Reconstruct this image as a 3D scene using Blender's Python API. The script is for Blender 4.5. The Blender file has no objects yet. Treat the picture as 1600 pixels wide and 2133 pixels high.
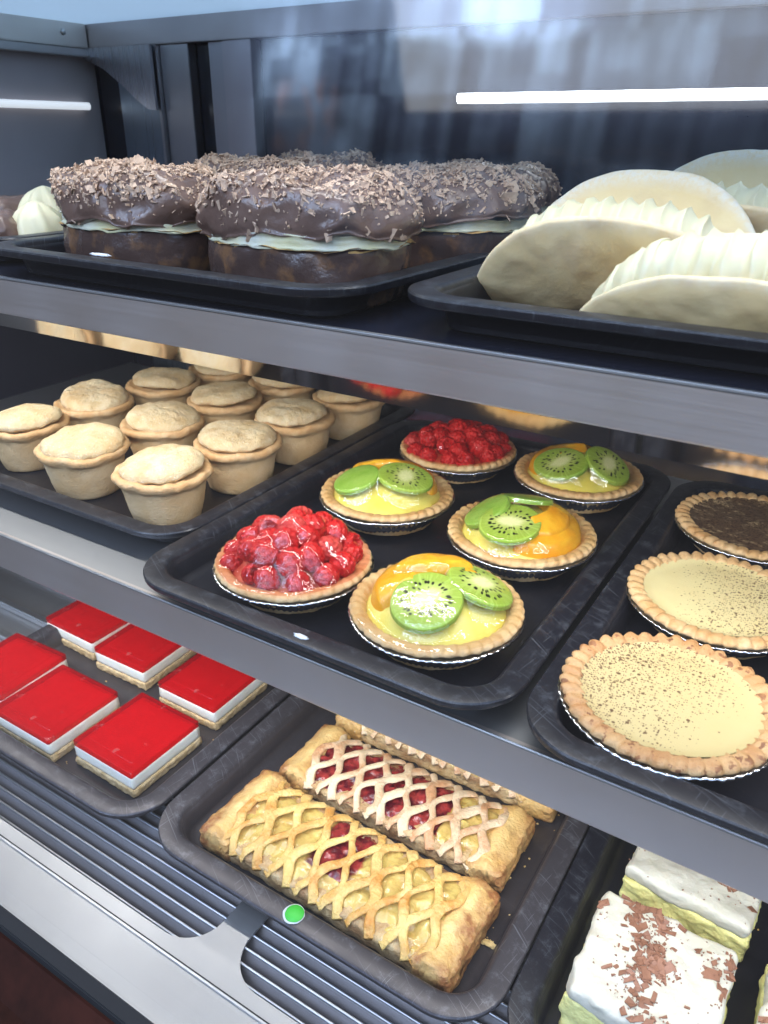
import bpy, bmesh, math, random
from mathutils import Vector, Matrix, noise, Euler
from mathutils.bvhtree import BVHTree
PI = math.pi
SC = bpy.context.scene
COL = SC.collection

# ------------------------------------------------------------------ camera
CZ = 1.0
F, CU, CV = 1622.6, 800.0, 1066.5
yaw, pitch, roll = [math.radians(a) for a in (31.776, 25.99, -.427)]
fwd = Vector((-math.sin(yaw)*math.cos(pitch), math.cos(yaw)*math.cos(pitch), -math.sin(pitch)))
right = Vector((math.cos(yaw), math.sin(yaw), 0)); down = fwd.cross(right)
cr, sr = math.cos(roll), math.sin(roll)
rgt = right*cr + down*sr; dwn = down*cr - right*sr
cam = bpy.data.objects.new('camera', bpy.data.cameras.new('camera')); COL.objects.link(cam)
M3 = Matrix((rgt, -dwn, -fwd)).transposed()
cam.matrix_world = Matrix.Translation((0, 0, CZ)) @ M3.to_4x4()
cam.data.sensor_fit = 'VERTICAL'; cam.data.sensor_height = 36; cam.data.lens = F/2133*36
cam.data.clip_start = .01; cam.data.clip_end = 50
cam.data.dof.use_dof = True; cam.data.dof.focus_distance = .56; cam.data.dof.aperture_fstop = 13
SC.camera = cam
def ray(u, v): return rgt*((u-CU)/F) + dwn*((v-CV)/F) + fwd
def at(u, v, H):                       # point seen at a pixel of the photograph, H metres below the camera
    r = ray(u, v); k = -H/r.z
    return Vector((r.x*k, r.y*k, CZ-H))

# ------------------------------------------------------------------ world: the daylit street outside the shop
W = bpy.data.worlds.new('World'); SC.world = W; W.use_nodes = True
class NT:
    def __init__(s, tree): s.t = tree; s.n = tree.nodes; s.l = tree.links
    def node(s, typ, **kw):
        n = s.n.new(typ)
        for k, v in kw.items(): setattr(n, k, v)
        return n
    def put(s, sock, v):
        if v is None: return
        if isinstance(v, bpy.types.NodeSocket): s.l.new(v, sock)
        elif isinstance(v, (tuple, list)) and sock.type == 'RGBA' and len(v) == 3: sock.default_value = (*v, 1)
        else: sock.default_value = v
    def m(s, op, a, b=None, c=None, clamp=False):
        n = s.node('ShaderNodeMath', operation=op, use_clamp=clamp)
        for i, v in enumerate((a, b, c)): s.put(n.inputs[i], v)
        return n.outputs[0]
    def vm(s, op, a, b=None, sc=None):
        n = s.node('ShaderNodeVectorMath', operation=op); s.put(n.inputs[0], a)
        if b is not None: s.put(n.inputs[1], b)
        if sc is not None: s.put(n.inputs['Scale'], sc)
        return n.outputs['Value'] if op in ('DOT_PRODUCT', 'LENGTH') else n.outputs[0]
    def step(s, x, a, b):
        n = s.node('ShaderNodeMapRange', interpolation_type='SMOOTHSTEP'); s.put(n.inputs[0], x)
        n.inputs[1].default_value = a; n.inputs[2].default_value = b; n.inputs[3].default_value = 0; n.inputs[4].default_value = 1
        return n.outputs[0]
    def lin(s, x, a, b, c, d):
        n = s.node('ShaderNodeMapRange'); s.put(n.inputs[0], x)
        for i, v in enumerate((a, b, c, d)): n.inputs[1+i].default_value = v
        return n.outputs[0]
    def xyz(s, v): n = s.node('ShaderNodeSeparateXYZ'); s.put(n.inputs[0], v); return n.outputs
    def comb(s, x, y, z):
        n = s.node('ShaderNodeCombineXYZ')
        for i, v in enumerate((x, y, z)): s.put(n.inputs[i], v)
        return n.outputs[0]
    def mix(s, f, a, b):
        n = s.node('ShaderNodeMix', data_type='RGBA'); s.put(n.inputs[0], f); s.put(n.inputs[6], a); s.put(n.inputs[7], b)
        return n.outputs[2]
    def noise(s, v, scale, detail=3, rough=.55, dist=0):
        n = s.node('ShaderNodeTexNoise'); s.put(n.inputs['Vector'], v); n.inputs['Scale'].default_value = scale
        n.inputs['Detail'].default_value = detail; n.inputs['Roughness'].default_value = rough; n.inputs['Distortion'].default_value = dist
        return n.outputs[0]
    def vor(s, v, scale, feature='F1', rnd=1, dims='3D'):
        n = s.node('ShaderNodeTexVoronoi', feature=feature, voronoi_dimensions=dims); s.put(n.inputs['Vector'], v)
        n.inputs['Scale'].default_value = scale; n.inputs['Randomness'].default_value = rnd
        return n
t = NT(W.node_tree); W.node_tree.nodes.clear()
tc = t.node('ShaderNodeTexCoord'); X, Y, Z = t.xyz(tc.outputs['Generated'])
my = t.m('MAXIMUM', t.m('MULTIPLY', Y, -1), .02)
u = t.m('DIVIDE', X, my); e = t.m('DIVIDE', Z, my)
front = t.step(Y, -.02, -.2)
mu = t.step(u, -.97, -.86)
me = t.m('ADD', t.m('MULTIPLY', t.step(e, .06, .28), .22), t.m('MULTIPLY', t.step(e, .24, .40), .78))
st = t.noise(t.comb(t.m('MULTIPLY', u, 30), t.m('MULTIPLY', e, 9), 0), 1, 3)
bl = t.noise(t.comb(t.m('MULTIPLY', u, 4.5), t.m('MULTIPLY', e, 8), 3.3), 1, 3)
def cell(a_, b_, k):      # one random value per rectangle of the facades across the street
    n = t.node('ShaderNodeTexWhiteNoise', noise_dimensions='3D'); t.put(n.inputs[0], t.comb(t.m('FLOOR', t.m('MULTIPLY', u, a_)), t.m('FLOOR', t.m('MULTIPLY', e, b_)), k)); return n.outputs[0]
blocks = t.m('ADD', t.m('MULTIPLY', cell(9, 12, 1.5), .6), t.m('ADD', t.m('MULTIPLY', cell(23, 31, 2.5), .25), t.m('MULTIPLY', cell(70, 5, 3.5), .35)))
slats = t.lin(t.m('SINE', t.m('MULTIPLY', u, 200)), -1, 1, .85, 1.1)
pat = t.m('MULTIPLY', t.m('MULTIPLY', t.lin(st, .35, .65, .75, 1.2), t.lin(bl, .38, .62, .5, 1.15)), t.m('MULTIPLY', slats, t.m('ADD', .45, t.m('MULTIPLY', blocks, .95))))
street = t.mix(t.lin(blocks, .3, .9, 0, 1), (.14, .19, .34), (.46, .66, 1.0))
warm = t.m('MULTIPLY', t.m('MULTIPLY', t.step(u, -.86, -.84), t.step(u, -.72, -.76)), t.m('MULTIPLY', t.step(e, .24, .27), t.step(e, .37, .33)))
warm = t.m('MULTIPLY', warm, t.step(t.noise(t.comb(t.m('MULTIPLY', u, 40), t.m('MULTIPLY', e, 18), 7), 1, 2), .45, .6))
street = t.mix(t.m('MULTIPLY', warm, .35), street, (1.0, .45, .22))
patch = t.m('MULTIPLY', t.m('MULTIPLY', t.step(u, -.68, -.62), t.step(u, -.33, -.42)), t.step(t.m('ADD', e, t.m('MULTIPLY', bl, .06)), .42, .45))
amt = t.m('MULTIPLY', t.m('MULTIPLY', mu, me), t.m('ADD', pat, t.m('MULTIPLY', patch, 2.2)))
amt = t.m('MULTIPLY', amt, front)
hi = t.m('MULTIPLY', t.step(e, .6, 1.2), .35)
bgA = t.node('ShaderNodeBackground'); t.put(bgA.inputs[0], street); t.put(bgA.inputs[1], t.m('MULTIPLY', amt, 5.6))
bgB = t.node('ShaderNodeBackground'); bgB.inputs[0].default_value = (.88, .90, 1, 1); t.put(bgB.inputs[1], t.m('ADD', t.m('MULTIPLY', t.m('ADD', hi, t.m('MULTIPLY', t.step(e, .15, -.1), .15)), front), t.m('ADD', .05, t.m('MULTIPLY', t.step(Z, .45, .8), .55))))
ad = t.node('ShaderNodeAddShader'); t.l.new(bgA.outputs[0], ad.inputs[0]); t.l.new(bgB.outputs[0], ad.inputs[1])
wo = t.node('ShaderNodeOutputWorld'); t.l.new(ad.outputs[0], wo.inputs[0])

# ------------------------------------------------------------------ lamps: the LED strips of the case and an added front fill
def area(name, loc, size, power, rot, col=(.97, .985, 1), spread=180):
    d = bpy.data.lights.new(name, 'AREA'); d.shape = 'RECTANGLE'; d.size, d.size_y = size; d.energy = power; d.color = col
    d.spread = math.radians(spread)
    o = bpy.data.objects.new(name, d); COL.objects.link(o); o.location = loc; o.rotation_euler = rot
    return o
def R(a): return math.radians(a)
area('led_light_top', (-.25, .412, CZ+.112), (1.3, .018), 1.15, (R(-6), 0, 0), (1, .985, .955), spread=135)
area('led_light_middle', (-.25, .400, CZ-.136), (1.3, .008), 2.3, (R(30), 0, 0), (1, .985, .955))
area('led_light_bottom', (-.25, .352, CZ-.344), (1.3, .008), 1.75, (R(24), 0, 0), (1, .985, .955))
area('front_fill', (-.35, -1.15, CZ+.85), (1.6, .8), 9, (R(58), 0, 0), (1, .985, .96))  # unseen soft fill added behind the camera to brighten the front faces
SC.view_settings.view_transform = 'Standard'; SC.view_settings.look = 'None'
SC.view_settings.exposure = .05; SC.view_settings.gamma = 1
SC.cycles.max_bounces = 9; SC.cycles.transparent_max_bounces = 16; SC.cycles.caustics_reflective = False; SC.cycles.caustics_refractive = False
SC.cycles.use_denoising = True; SC.cycles.sample_clamp_indirect = 3

# ------------------------------------------------------------------ materials
MATS = {}
def newmat(name):
    m = bpy.data.materials.new(name); m.use_nodes = True; t = NT(m.node_tree); b = t.n['Principled BSDF']
    MATS[name] = m; return m, t, b
def oc(t): return t.node('ShaderNodeTexCoord').outputs['Object']
def bump(t, b, h, strength, dist):
    n = t.node('ShaderNodeBump'); n.inputs['Strength'].default_value = strength; n.inputs['Distance'].default_value = dist
    t.put(n.inputs['Height'], h); t.l.new(n.outputs[0], b.inputs['Normal']); return n
def setp(b, rough=.5, metal=0, sss=0, coat=0, spec=None, coat_rough=.03, radius=(.006, .003, .0015)):
    b.inputs['Roughness'].default_value = rough; b.inputs['Metallic'].default_value = metal
    if sss: b.inputs['Subsurface Weight'].default_value = sss; b.inputs['Subsurface Radius'].default_value = radius; b.inputs['Subsurface Scale'].default_value = 1
    if coat: b.inputs['Coat Weight'].default_value = coat; b.inputs['Coat Roughness'].default_value = coat_rough
    if spec is not None: b.inputs['Specular IOR Level'].default_value = spec
def food(name, c1, c2, sc=50, rough=.55, bs=400, bstr=.5, bd=.001, sss=.0, coat=0, brown=None, lo=.35, hi=.65, spots=None, spec=None, tone=0):
    m, t, b = newmat(name); P = oc(t)
    n = t.noise(P, sc, 5, .6)
    c = t.mix(t.lin(n, lo, hi, 0, 1), c1, c2)
    if tone:
        oi = t.node('ShaderNodeObjectInfo'); c = t.mix(t.m('MULTIPLY', oi.outputs['Random'], tone), c, c2 if c2[0] < c1[0] else c1)
    if spots:
        n2 = t.noise(t.vm('ADD', P, (3, 1, 2)), spots[1], 3, .6); c = t.mix(t.step(n2, spots[2], spots[2]+.07), c, spots[0])
    if brown:
        a = t.node('ShaderNodeAttribute'); a.attribute_name = 'brown'
        f = t.m('MULTIPLY', a.outputs['Fac'], t.lin(t.noise(P, 130, 4, .7), .3, .6, .45, 1.1), clamp=True)
        c = t.mix(f, c, brown)
    t.put(b.inputs['Base Color'], c); setp(b, rough, 0, sss, coat, spec)
    h = t.m('ADD', t.noise(P, bs, 4, .65), t.m('MULTIPLY', t.noise(P, bs*.25, 3), 1.2))
    bump(t, b, h, bstr, bd)
    return m
def metal(name, c, rough=.3, along='X', grain=.25, metalness=1, scratch=0, blotch=.0):
    m, t, b = newmat(name); P = oc(t)
    s = {'X': (3, 700, 700), 'Y': (700, 3, 700), 'Z': (700, 700, 3)}[along]
    v = t.vm('MULTIPLY', P, s)
    n = t.noise(v, 1, 3, .6)
    bl = t.noise(P, 9, 3)
    r = t.m('ADD', t.m('MULTIPLY', t.m('SUBTRACT', n, .5), grain), t.m('ADD', t.m('MULTIPLY', t.m('SUBTRACT', bl, .5), blotch+.1), rough), clamp=True)
    col = t.mix(t.lin(bl, .3, .7, 0, 1), c, tuple(x*.86 for x in c))
    setp(b, rough, metalness); t.put(b.inputs['Roughness'], r); t.put(b.inputs['Base Color'], col)
    bump(t, b, n, .03, .0002)
    return m
def traymat(name, c, rough, worn, metalness=0, wsc=1):
    m, t, b = newmat(name); P = oc(t)
    # fine knife scratches in two directions and blotchy wear, strongest on the rim
    wob = t.noise(P, 14, 2)
    z = t.xyz(P)[2]
    sc = None
    for k, (rx, f) in enumerate(((.5, (9, 900, 1)), (-.9, (900, 14, 1)), (.2, (1000, 30, 1)), (1.9, (700, 12, 1)))):
        mp = t.node('ShaderNodeVectorRotate', rotation_type='Z_AXIS'); t.put(mp.inputs['Vector'], P); mp.inputs['Angle'].default_value = rx
        n = t.noise(t.vm('MULTIPLY', mp.outputs[0], f), 1, 2, .5)
        s_ = t.step(n, .66, .72)
        sc = s_ if sc is None else t.m('MAXIMUM', sc, s_)
    bl = t.noise(P, 75, 6, .8)
    rim = t.step(z, -.006, -.0005)
    w = t.m('MULTIPLY', t.m('MAXIMUM', t.m('MULTIPLY', sc, .75), t.m('MULTIPLY', t.step(bl, .50, .72), .7)), t.m('ADD', t.m('MULTIPLY', rim, .85), .15))
    col = t.mix(t.m('MULTIPLY', w, wsc), c, worn)
    t.put(b.inputs['Base Color'], col); setp(b, rough, metalness)
    t.put(b.inputs['Roughness'], t.m('ADD', t.m('MULTIPLY', t.m('SUBTRACT', t.noise(P, 25, 4, .7), .5), .35), rough, clamp=True))
    bump(t, b, t.m('ADD', t.noise(P, 300, 3), t.m('MULTIPLY', sc, -.6)), .12, .0004)
    return m
steel = metal('brushed_steel', (.55, .56, .57), .42, 'X', .12)
steel_v = metal('brushed_steel_upright', (.42, .42, .45), .33, 'Z')
steel_deck = metal('satin_steel', (.45, .45, .45), .50, 'X', .15)
steel_dark = metal('dull_steel', (.86, .80, .77), .38, 'X', .14, 1, 0, .25)
steel_mirror = metal('polished_steel', (.72, .70, .68), .07, 'X', .06)
foil = metal('aluminium_foil', (.86, .86, .88), .20, 'X', .1)
tray_black = traymat('black_tray_coating', (.009, .009, .013), .38, (.075, .08, .09))
tray_worn = traymat('worn_tray_metal', (.060, .053, .056), .34, (.20, .20, .215), .35, .9)
def simple(name, c, rough=.5, metalness=0, coat=0, em=None):
    m, t, b = newmat(name); P = oc(t)
    n = t.noise(P, 30, 4); t.put(b.inputs['Base Color'], t.mix(n, c, tuple(x*.8 for x in c))); setp(b, rough, metalness, 0, coat)
    if em: b.inputs['Emission Color'].default_value = (*em[0], 1); b.inputs['Emission Strength'].default_value = em[1]
    return m
slat_m = metal('slat_steel', (.13, .122, .125), .55, 'X', .15)
black_glass = simple('dark_glass', (.010, .012, .022), .10)
dark_back = simple('dark_navy_panel', (.012, .014, .028), .35)
ceil_m = simple('pale_blue_ceiling', (.60, .74, .78), .45)
seal_m = simple('black_rubber', (.005, .005, .006), .8)
wood_m = food('dark_red_wood', (.014, .005, .003), (.035, .010, .006), 20, .75, 200, .1, spec=.1)
led_refl_m = simple('led_reflection_glow', (.9, .9, .9), .4, 0, 0, ((.9, .96, 1), 9))  # glow of the tube that imitates a reflected LED strip
white_smear = simple('white_cream_smear', (.75, .78, .8), .5)
green_m = simple('green_paper', (.06, .55, .05), .5)
paper_m = simple('white_paper', (.75, .76, .74), .7)
# front glass: thin clear pane with a Schlick reflection
m, t, b = newmat('clear_glass'); t.n.remove(b)
g = t.node('ShaderNodeNewGeometry'); d = t.m('ABSOLUTE', t.vm('DOT_PRODUCT', g.outputs['Normal'], g.outputs['Incoming']))
fr = t.m('ADD', t.m('MULTIPLY', t.m('POWER', t.m('SUBTRACT', 1, d), 5), .96), .042)
tr = t.node('ShaderNodeBsdfTransparent'); tr.inputs[0].default_value = (.985, .99, .995, 1)
gl = t.node('ShaderNodeBsdfGlossy'); gl.inputs['Roughness'].default_value = .04
sm = t.node('ShaderNodeTexNoise'); sm.inputs['Scale'].default_value = 5
mx = t.node('ShaderNodeMixShader'); t.put(mx.inputs[0], fr); t.l.new(tr.outputs[0], mx.inputs[1]); t.l.new(gl.outputs[0], mx.inputs[2])
t.l.new(mx.outputs[0], t.n['Material Output'].inputs[0]); glass_m = m
m, t, b = newmat('opal_ceiling_glass'); b.inputs['Base Color'].default_value = (.55, .68, .72, 1); b.inputs['Roughness'].default_value = .3
tl = t.node('ShaderNodeBsdfTranslucent'); tl.inputs[0].default_value = (.80, .88, .90, 1); mx = t.node('ShaderNodeMixShader'); mx.inputs[0].default_value = .7
t.l.new(b.outputs[0], mx.inputs[1]); t.l.new(tl.outputs[0], mx.inputs[2]); t.l.new(mx.outputs[0], t.n['Material Output'].inputs[0]); opal_m = m
def glaze(name, tint, f0=.075):
    m, t, b = newmat(name); t.n.remove(b); P = oc(t)
    bp = t.node('ShaderNodeBump'); bp.inputs['Strength'].default_value = .5; bp.inputs['Distance'].default_value = .002; t.put(bp.inputs['Height'], t.noise(P, 210, 2, .5))
    g = t.node('ShaderNodeNewGeometry'); d = t.m('ABSOLUTE', t.vm('DOT_PRODUCT', bp.outputs[0], g.outputs['Incoming']))
    fr = t.m('ADD', t.m('MULTIPLY', t.m('POWER', t.m('SUBTRACT', 1, d), 5), .40), f0)
    tr = t.node('ShaderNodeBsdfTransparent'); tr.inputs[0].default_value = (*tint, 1)
    gl = t.node('ShaderNodeBsdfGlossy'); gl.inputs['Roughness'].default_value = .02; t.l.new(bp.outputs[0], gl.inputs['Normal'])
    mx = t.node('ShaderNodeMixShader'); t.put(mx.inputs[0], fr); t.l.new(tr.outputs[0], mx.inputs[1]); t.l.new(gl.outputs[0], mx.inputs[2])
    t.l.new(mx.outputs[0], t.n['Material Output'].inputs[0]); return m
glaze_clear = glaze('clear_glaze', (.97, .96, .90)); glaze_red = glaze('red_glaze', (.96, .74, .70), .055)

pie_m = food('pie_pastry', (.80, .62, .37), (.66, .43, .20), 30, .7, 500, .6, .0012, .05, brown=(.50, .25, .08), tone=.6)
lid_m = food('pie_lid_pastry', (.86, .72, .46), (.76, .55, .28), 60, .72, 900, 1.0, .0018, .05, brown=(.58, .32, .10), spots=((.88, .80, .62), 700, .60), tone=.7)
crust_m = food('tart_pastry', (.74, .54, .29), (.60, .36, .14), 45, .6, 450, .6, .0012, .05, brown=(.52, .25, .08))
crust_spot = food('tart_pastry_dusted', (.66, .42, .19), (.50, .26, .09), 60, .62, 450, .7, .0013, .05, brown=(.46, .20, .07), spots=((.16, .06, .025), 170, .555))
custard_m = food('yellow_custard', (.80, .70, .19), (.78, .62, .10), 40, .35, 60, .3, .002, .1)
mango_m = food('mango_flesh', (.88, .48, .035), (.82, .34, .015), 60, .25, 150, .3, .001, .15)
rasp_m = food('raspberry_flesh', (.66, .040, .036), (.40, .010, .016), 260, .38, 900, .6, .0008, .12)
rasp_pale = food('raspberry_flesh_pale', (.62, .13, .11), (.50, .05, .05), 200, .4, 700, .6, .0008, .15)
for m_r in (rasp_m, rasp_pale):
    jt = NT(m_r.node_tree); jb = jt.n['Principled BSDF']; vv = jt.vor(oc(jt), 430, 'SMOOTH_F1'); bump(jt, jb, jt.m('MULTIPLY', vv.outputs['Distance'], -1), .8, .0022)
rasp_gel = food('pink_tart_filling', (.72, .34, .18), (.60, .10, .06), 60, .3, 60, .3, .001, .1)
jelly_m = food('red_jelly', (.52, .008, .015), (.45, .006, .012), 20, .08, 14, .30, .003, .0, coat=.6, spots=((.58, .14, .13), 55, .64))
jt = NT(jelly_m.node_tree); jb = jt.n['Principled BSDF']; jtr = jt.node('ShaderNodeBsdfTransparent'); jtr.inputs[0].default_value = (.84, .03, .04, 1)
jmx = jt.node('ShaderNodeMixShader'); jmx.inputs[0].default_value = .60; jt.l.new(jb.outputs[0], jmx.inputs[1]); jt.l.new(jtr.outputs[0], jmx.inputs[2]); jt.l.new(jmx.outputs[0], jt.n['Material Output'].inputs[0])
cheese_m = food('white_cheesecake', (.84, .80, .70), (.78, .73, .58), 60, .5, 180, .5, .001, .1)
biscuit_m = food('biscuit_base', (.76, .58, .32), (.55, .37, .16), 160, .8, 320, .9, .002)
choc_m = food('milk_chocolate_coating', (.175, .105, .078), (.120, .070, .052), 40, .28, 70, .35, .003, 0, spec=.6)
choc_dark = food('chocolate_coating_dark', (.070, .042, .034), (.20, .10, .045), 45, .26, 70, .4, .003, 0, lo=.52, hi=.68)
shav_m = food('chocolate_shavings', (.62, .45, .32), (.44, .29, .20), 90, .6, 500, .3)
shav_brown = food('milk_chocolate_flakes', (.30, .14, .08), (.22, .095, .05), 90, .6, 500, .3)
choux_m = food('choux_pastry', (.70, .45, .16), (.55, .30, .09), 120, .7, 300, .8, .002)
cream_m = food('piped_cream', (.74, .69, .47), (.72, .65, .40), 30, .45, 120, .3, .001, .12)
cream_grey = food('vanilla_cream_layer', (.60, .62, .56), (.66, .62, .36), 26, .4, 90, .4, .002, .1)
shell_m = food('pale_meringue_shell', (.86, .68, .36), (.80, .58, .26), 18, .6, 260, .25, .001, .08, brown=(.50, .32, .16))
jt = NT(shell_m.node_tree); jb = jt.n['Principled BSDF']; lk = jb.inputs['Base Color'].links[0].from_socket; at_ = jt.node('ShaderNodeAttribute'); at_.attribute_name = 'sugar'
jt.put(jb.inputs['Base Color'], jt.mix(jt.m('MULTIPLY', at_.outputs['Fac'], jt.lin(jt.noise(oc(jt), 320, 4, .7), .35, .6, .3, 1.0), clamp=True), lk, (.82, .79, .72)))
white_cream = food('whipped_cream_top', (.60, .56, .45), (.57, .53, .40), 30, .5, 220, .5, .0015, .1)
sponge_m = food('yellow_sponge', (.78, .72, .28), (.66, .60, .22), 60, .6, 260, .7, .002, .1)
puff_m = food('puff_pastry', (.82, .56, .22), (.72, .42, .12), 50, .45, 380, .7, .0015, .05, brown=(.34, .13, .04))
latt_m = food('golden_lattice_pastry', (.84, .60, .22), (.80, .50, .14), 45, .42, 300, .9, .0018, .08, brown=(.62, .27, .05))
latt_pink = food('pale_lattice_pastry', (.86, .68, .42), (.80, .54, .32), 45, .42, 380, .8, .0015, .08, brown=(.62, .30, .13))
flake_m = food('flaky_pastry_side', (.78, .58, .30), (.58, .36, .14), 110, .6, 330, .9, .002, .05, brown=(.30, .13, .05))
# apple and cherry filling
m, t, b = newmat('fruit_filling'); P = oc(t)
a = t.node('ShaderNodeAttribute'); a.attribute_name = 'cherry'
ap = t.mix(t.lin(t.noise(P, 90, 4), .35, .65, 0, 1), (.68, .50, .14), (.56, .36, .10)); ch = t.mix(t.lin(t.noise(P, 120, 3), .4, .6, 0, 1), (.10, .006, .012), (.34, .035, .03))
t.put(b.inputs['Base Color'], t.mix(t.step(t.m('ADD', a.outputs['Fac'], t.m('MULTIPLY', t.m('SUBTRACT', t.noise(P, 60, 3), .5), .6)), .42, .58), ap, ch))
setp(b, .22, 0, .1, .5); bump(t, b, t.noise(P, 160, 3), .5, .003); filling_m = m
# kiwi
m, t, b = newmat('kiwi_flesh'); P = oc(t); x, y, z = t.xyz(P); RK = .0235
oi = t.node('ShaderNodeObjectInfo').outputs['Random']
r = t.m('DIVIDE', t.vm('LENGTH', t.comb(x, y, 0)), RK)
rc = t.m('DIVIDE', t.vm('LENGTH', t.comb(t.m('MULTIPLY', x, .62), y, 0)), RK)
dirn = t.vm('NORMALIZE', t.comb(x, y, 0))
stk = t.noise(t.vm('ADD', t.vm('MULTIPLY', dirn, (9, 9, 9)), t.comb(t.m('MULTIPLY', oi, 40), 0, t.m('MULTIPLY', r, .8))), 1.6, 2)
th = t.m('ARCTAN2', y, x)
cr1 = t.node('ShaderNodeValToRGB'); t.put(cr1.inputs[0], t.m('ADD', rc, t.m('MULTIPLY', t.m('SUBTRACT', stk, .5), .25)))
el = cr1.color_ramp.elements; el[0].position = 0; el[0].color = (.80, .80, .42, 1); el[1].position = 1; el[1].color = (.07, .22, .015, 1)
for p, c in ((.16, (.76, .76, .40)), (.27, (.50, .56, .16)), (.45, (.32, .43, .065)), (.72, (.31, .43, .055)), (.90, (.25, .38, .04))):
    q = el.new(p); q.color = (*c, 1)
c = t.mix(t.m('MULTIPLY', t.step(stk, .48, .72), .55), cr1.outputs[0], (.52, .68, .20))
sv = t.comb(t.m('ADD', t.m('MULTIPLY', th, 26/(2*PI)), t.m('MULTIPLY', oi, 57)), t.m('ADD', t.m('MULTIPLY', r, 4.4), t.m('MULTIPLY', oi, 31)), 0)
vo = t.vor(sv, 1, 'F1', .9, '2D')
ring = t.m('MULTIPLY', t.step(rc, .24, .30), t.step(r, .68, .60))
seed = t.m('MULTIPLY', t.step(vo.outputs['Distance'], .30, .24), ring)
c = t.mix(seed, c, (.012, .012, .006))
t.put(b.inputs['Base Color'], c); setp(b, .30, 0, .12, 0, None, .03, (.002, .004, .001)); bump(t, b, t.noise(P, 420, 2), .15, .0004); kiwi_m = m
kiwi_skinless = food('kiwi_outer_flesh', (.22, .40, .045), (.32, .48, .09), 60, .3, 100, .3, .001, .1)
# speckled custard; g = direction of the heavier dusting, k0/k1 density
def speckled(name, g, k0, k1, base=(.60, .48, .23), base2=(.57, .43, .18), dark=(.10, .036, .016), big=.5, smear=0):
    m, t, b = newmat(name); P = oc(t); x, y, z = t.xyz(P)
    gr = t.m('ADD', t.m('MULTIPLY', x, g[0]/.05), t.m('MULTIPLY', y, g[1]/.05))
    dens = t.m('ADD', t.lin(gr, -1, 1, k0, k1), t.m('MULTIPLY', t.m('SUBTRACT', t.noise(P, 55, 3), .5), .5))
    tot = None
    for sc, am, off in ((520, 1, 0), (860, .95, 5), (300, big, 9)):
        v = t.vor(t.vm('ADD', t.vm('MULTIPLY', P, (1, 1, .1)), (off, off, 0)), sc)
        sel = t.lin(t.xyz(v.outputs['Color'])[0], 0, 1, 0, 1)
        on = t.step(t.m('SUBTRACT', t.m('MULTIPLY', dens, am), sel), 0, .08)
        dd = t.step(v.outputs['Distance'], .40, .22)
        s_ = t.m('MULTIPLY', on, dd); tot = s_ if tot is None else t.m('MAXIMUM', tot, s_)
    c = t.mix(t.noise(P, 30, 3), base, base2)
    c = t.mix(t.m('MULTIPLY', t.step(dens, .0, .8), .12), c, (.6, .38, .2))
    if smear: c = t.mix(t.m('MULTIPLY', t.step(t.noise(t.vm('MULTIPLY', P, (1, 1.8, 1)), 70, 6, .8), .30, .50), smear), c, dark)
    t.put(b.inputs['Base Color'], t.mix(t.m('MULTIPLY', tot, .88), c, dark)); setp(b, .42, 0, .1); bump(t, b, t.noise(P, 120, 3), .15, .001)
    return m

# ------------------------------------------------------------------ mesh helpers
def mesh(name, V, Fc, mat, parent=None, smooth=True, attrs=None, loc=None, rot=None, mat2=None, fm=None, keep=False):
    me = bpy.data.meshes.new(name); me.from_pydata([tuple(v) for v in V], [], Fc); me.update()
    if not keep: bm = bmesh.new(); bm.from_mesh(me); bmesh.ops.recalc_face_normals(bm, faces=bm.faces); bm.to_mesh(me); bm.free()
    me.materials.append(mat)
    if mat2: me.materials.append(mat2); [setattr(p, 'material_index', 1) for p in me.polygons if fm(p)]
    if smooth:
        me.polygons.foreach_set('use_smooth', [True]*len(me.polygons))
    if attrs:
        for k, vals in attrs.items():
            a = me.attributes.new(k, 'FLOAT', 'POINT'); a.data.foreach_set('value', vals)
    o = bpy.data.objects.new(name, me); COL.objects.link(o)
    if parent: o.parent = parent
    if loc is not None: o.location = loc
    if rot is not None: o.rotation_euler = rot
    return o
def sharp(o, ang=35): 
    me = o.data; me.set_sharp_from_angle(angle=math.radians(ang)); return o
def tag(o, label=None, cat=None, group=None, kind=None):
    for k, v in (('label', label), ('category', cat), ('group', group), ('kind', kind)):
        if v: o[k] = v
    return o
def thing(name, label, cat, loc=(0, 0, 0), rz=0, group=None):
    o = bpy.data.objects.new(name, None); COL.objects.link(o); o.location = loc; o.rotation_euler = (0, 0, rz); o.empty_display_size = .02
    return tag(o, label, cat, group)
class MB:
    def __init__(s): s.V = []; s.F = []
    def add(s, V, Fc):
        k = len(s.V); s.V += [tuple(v) for v in V]; s.F += [tuple(i+k for i in f) for f in Fc]
    def box(s, a, b, M=None):
        x0, y0, z0 = a; x1, y1, z1 = b
        V = [Vector(p) for p in ((x0, y0, z0), (x1, y0, z0), (x1, y1, z0), (x0, y1, z0), (x0, y0, z1), (x1, y0, z1), (x1, y1, z1), (x0, y1, z1))]
        if M: V = [M @ v for v in V]
        s.add(V, [(0, 3, 2, 1), (4, 5, 6, 7), (0, 1, 5, 4), (1, 2, 6, 5), (2, 3, 7, 6), (3, 0, 4, 7)])
    def build(s, name, mat, parent=None, **kw): return mesh(name, s.V, s.F, mat, parent, **kw)
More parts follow.
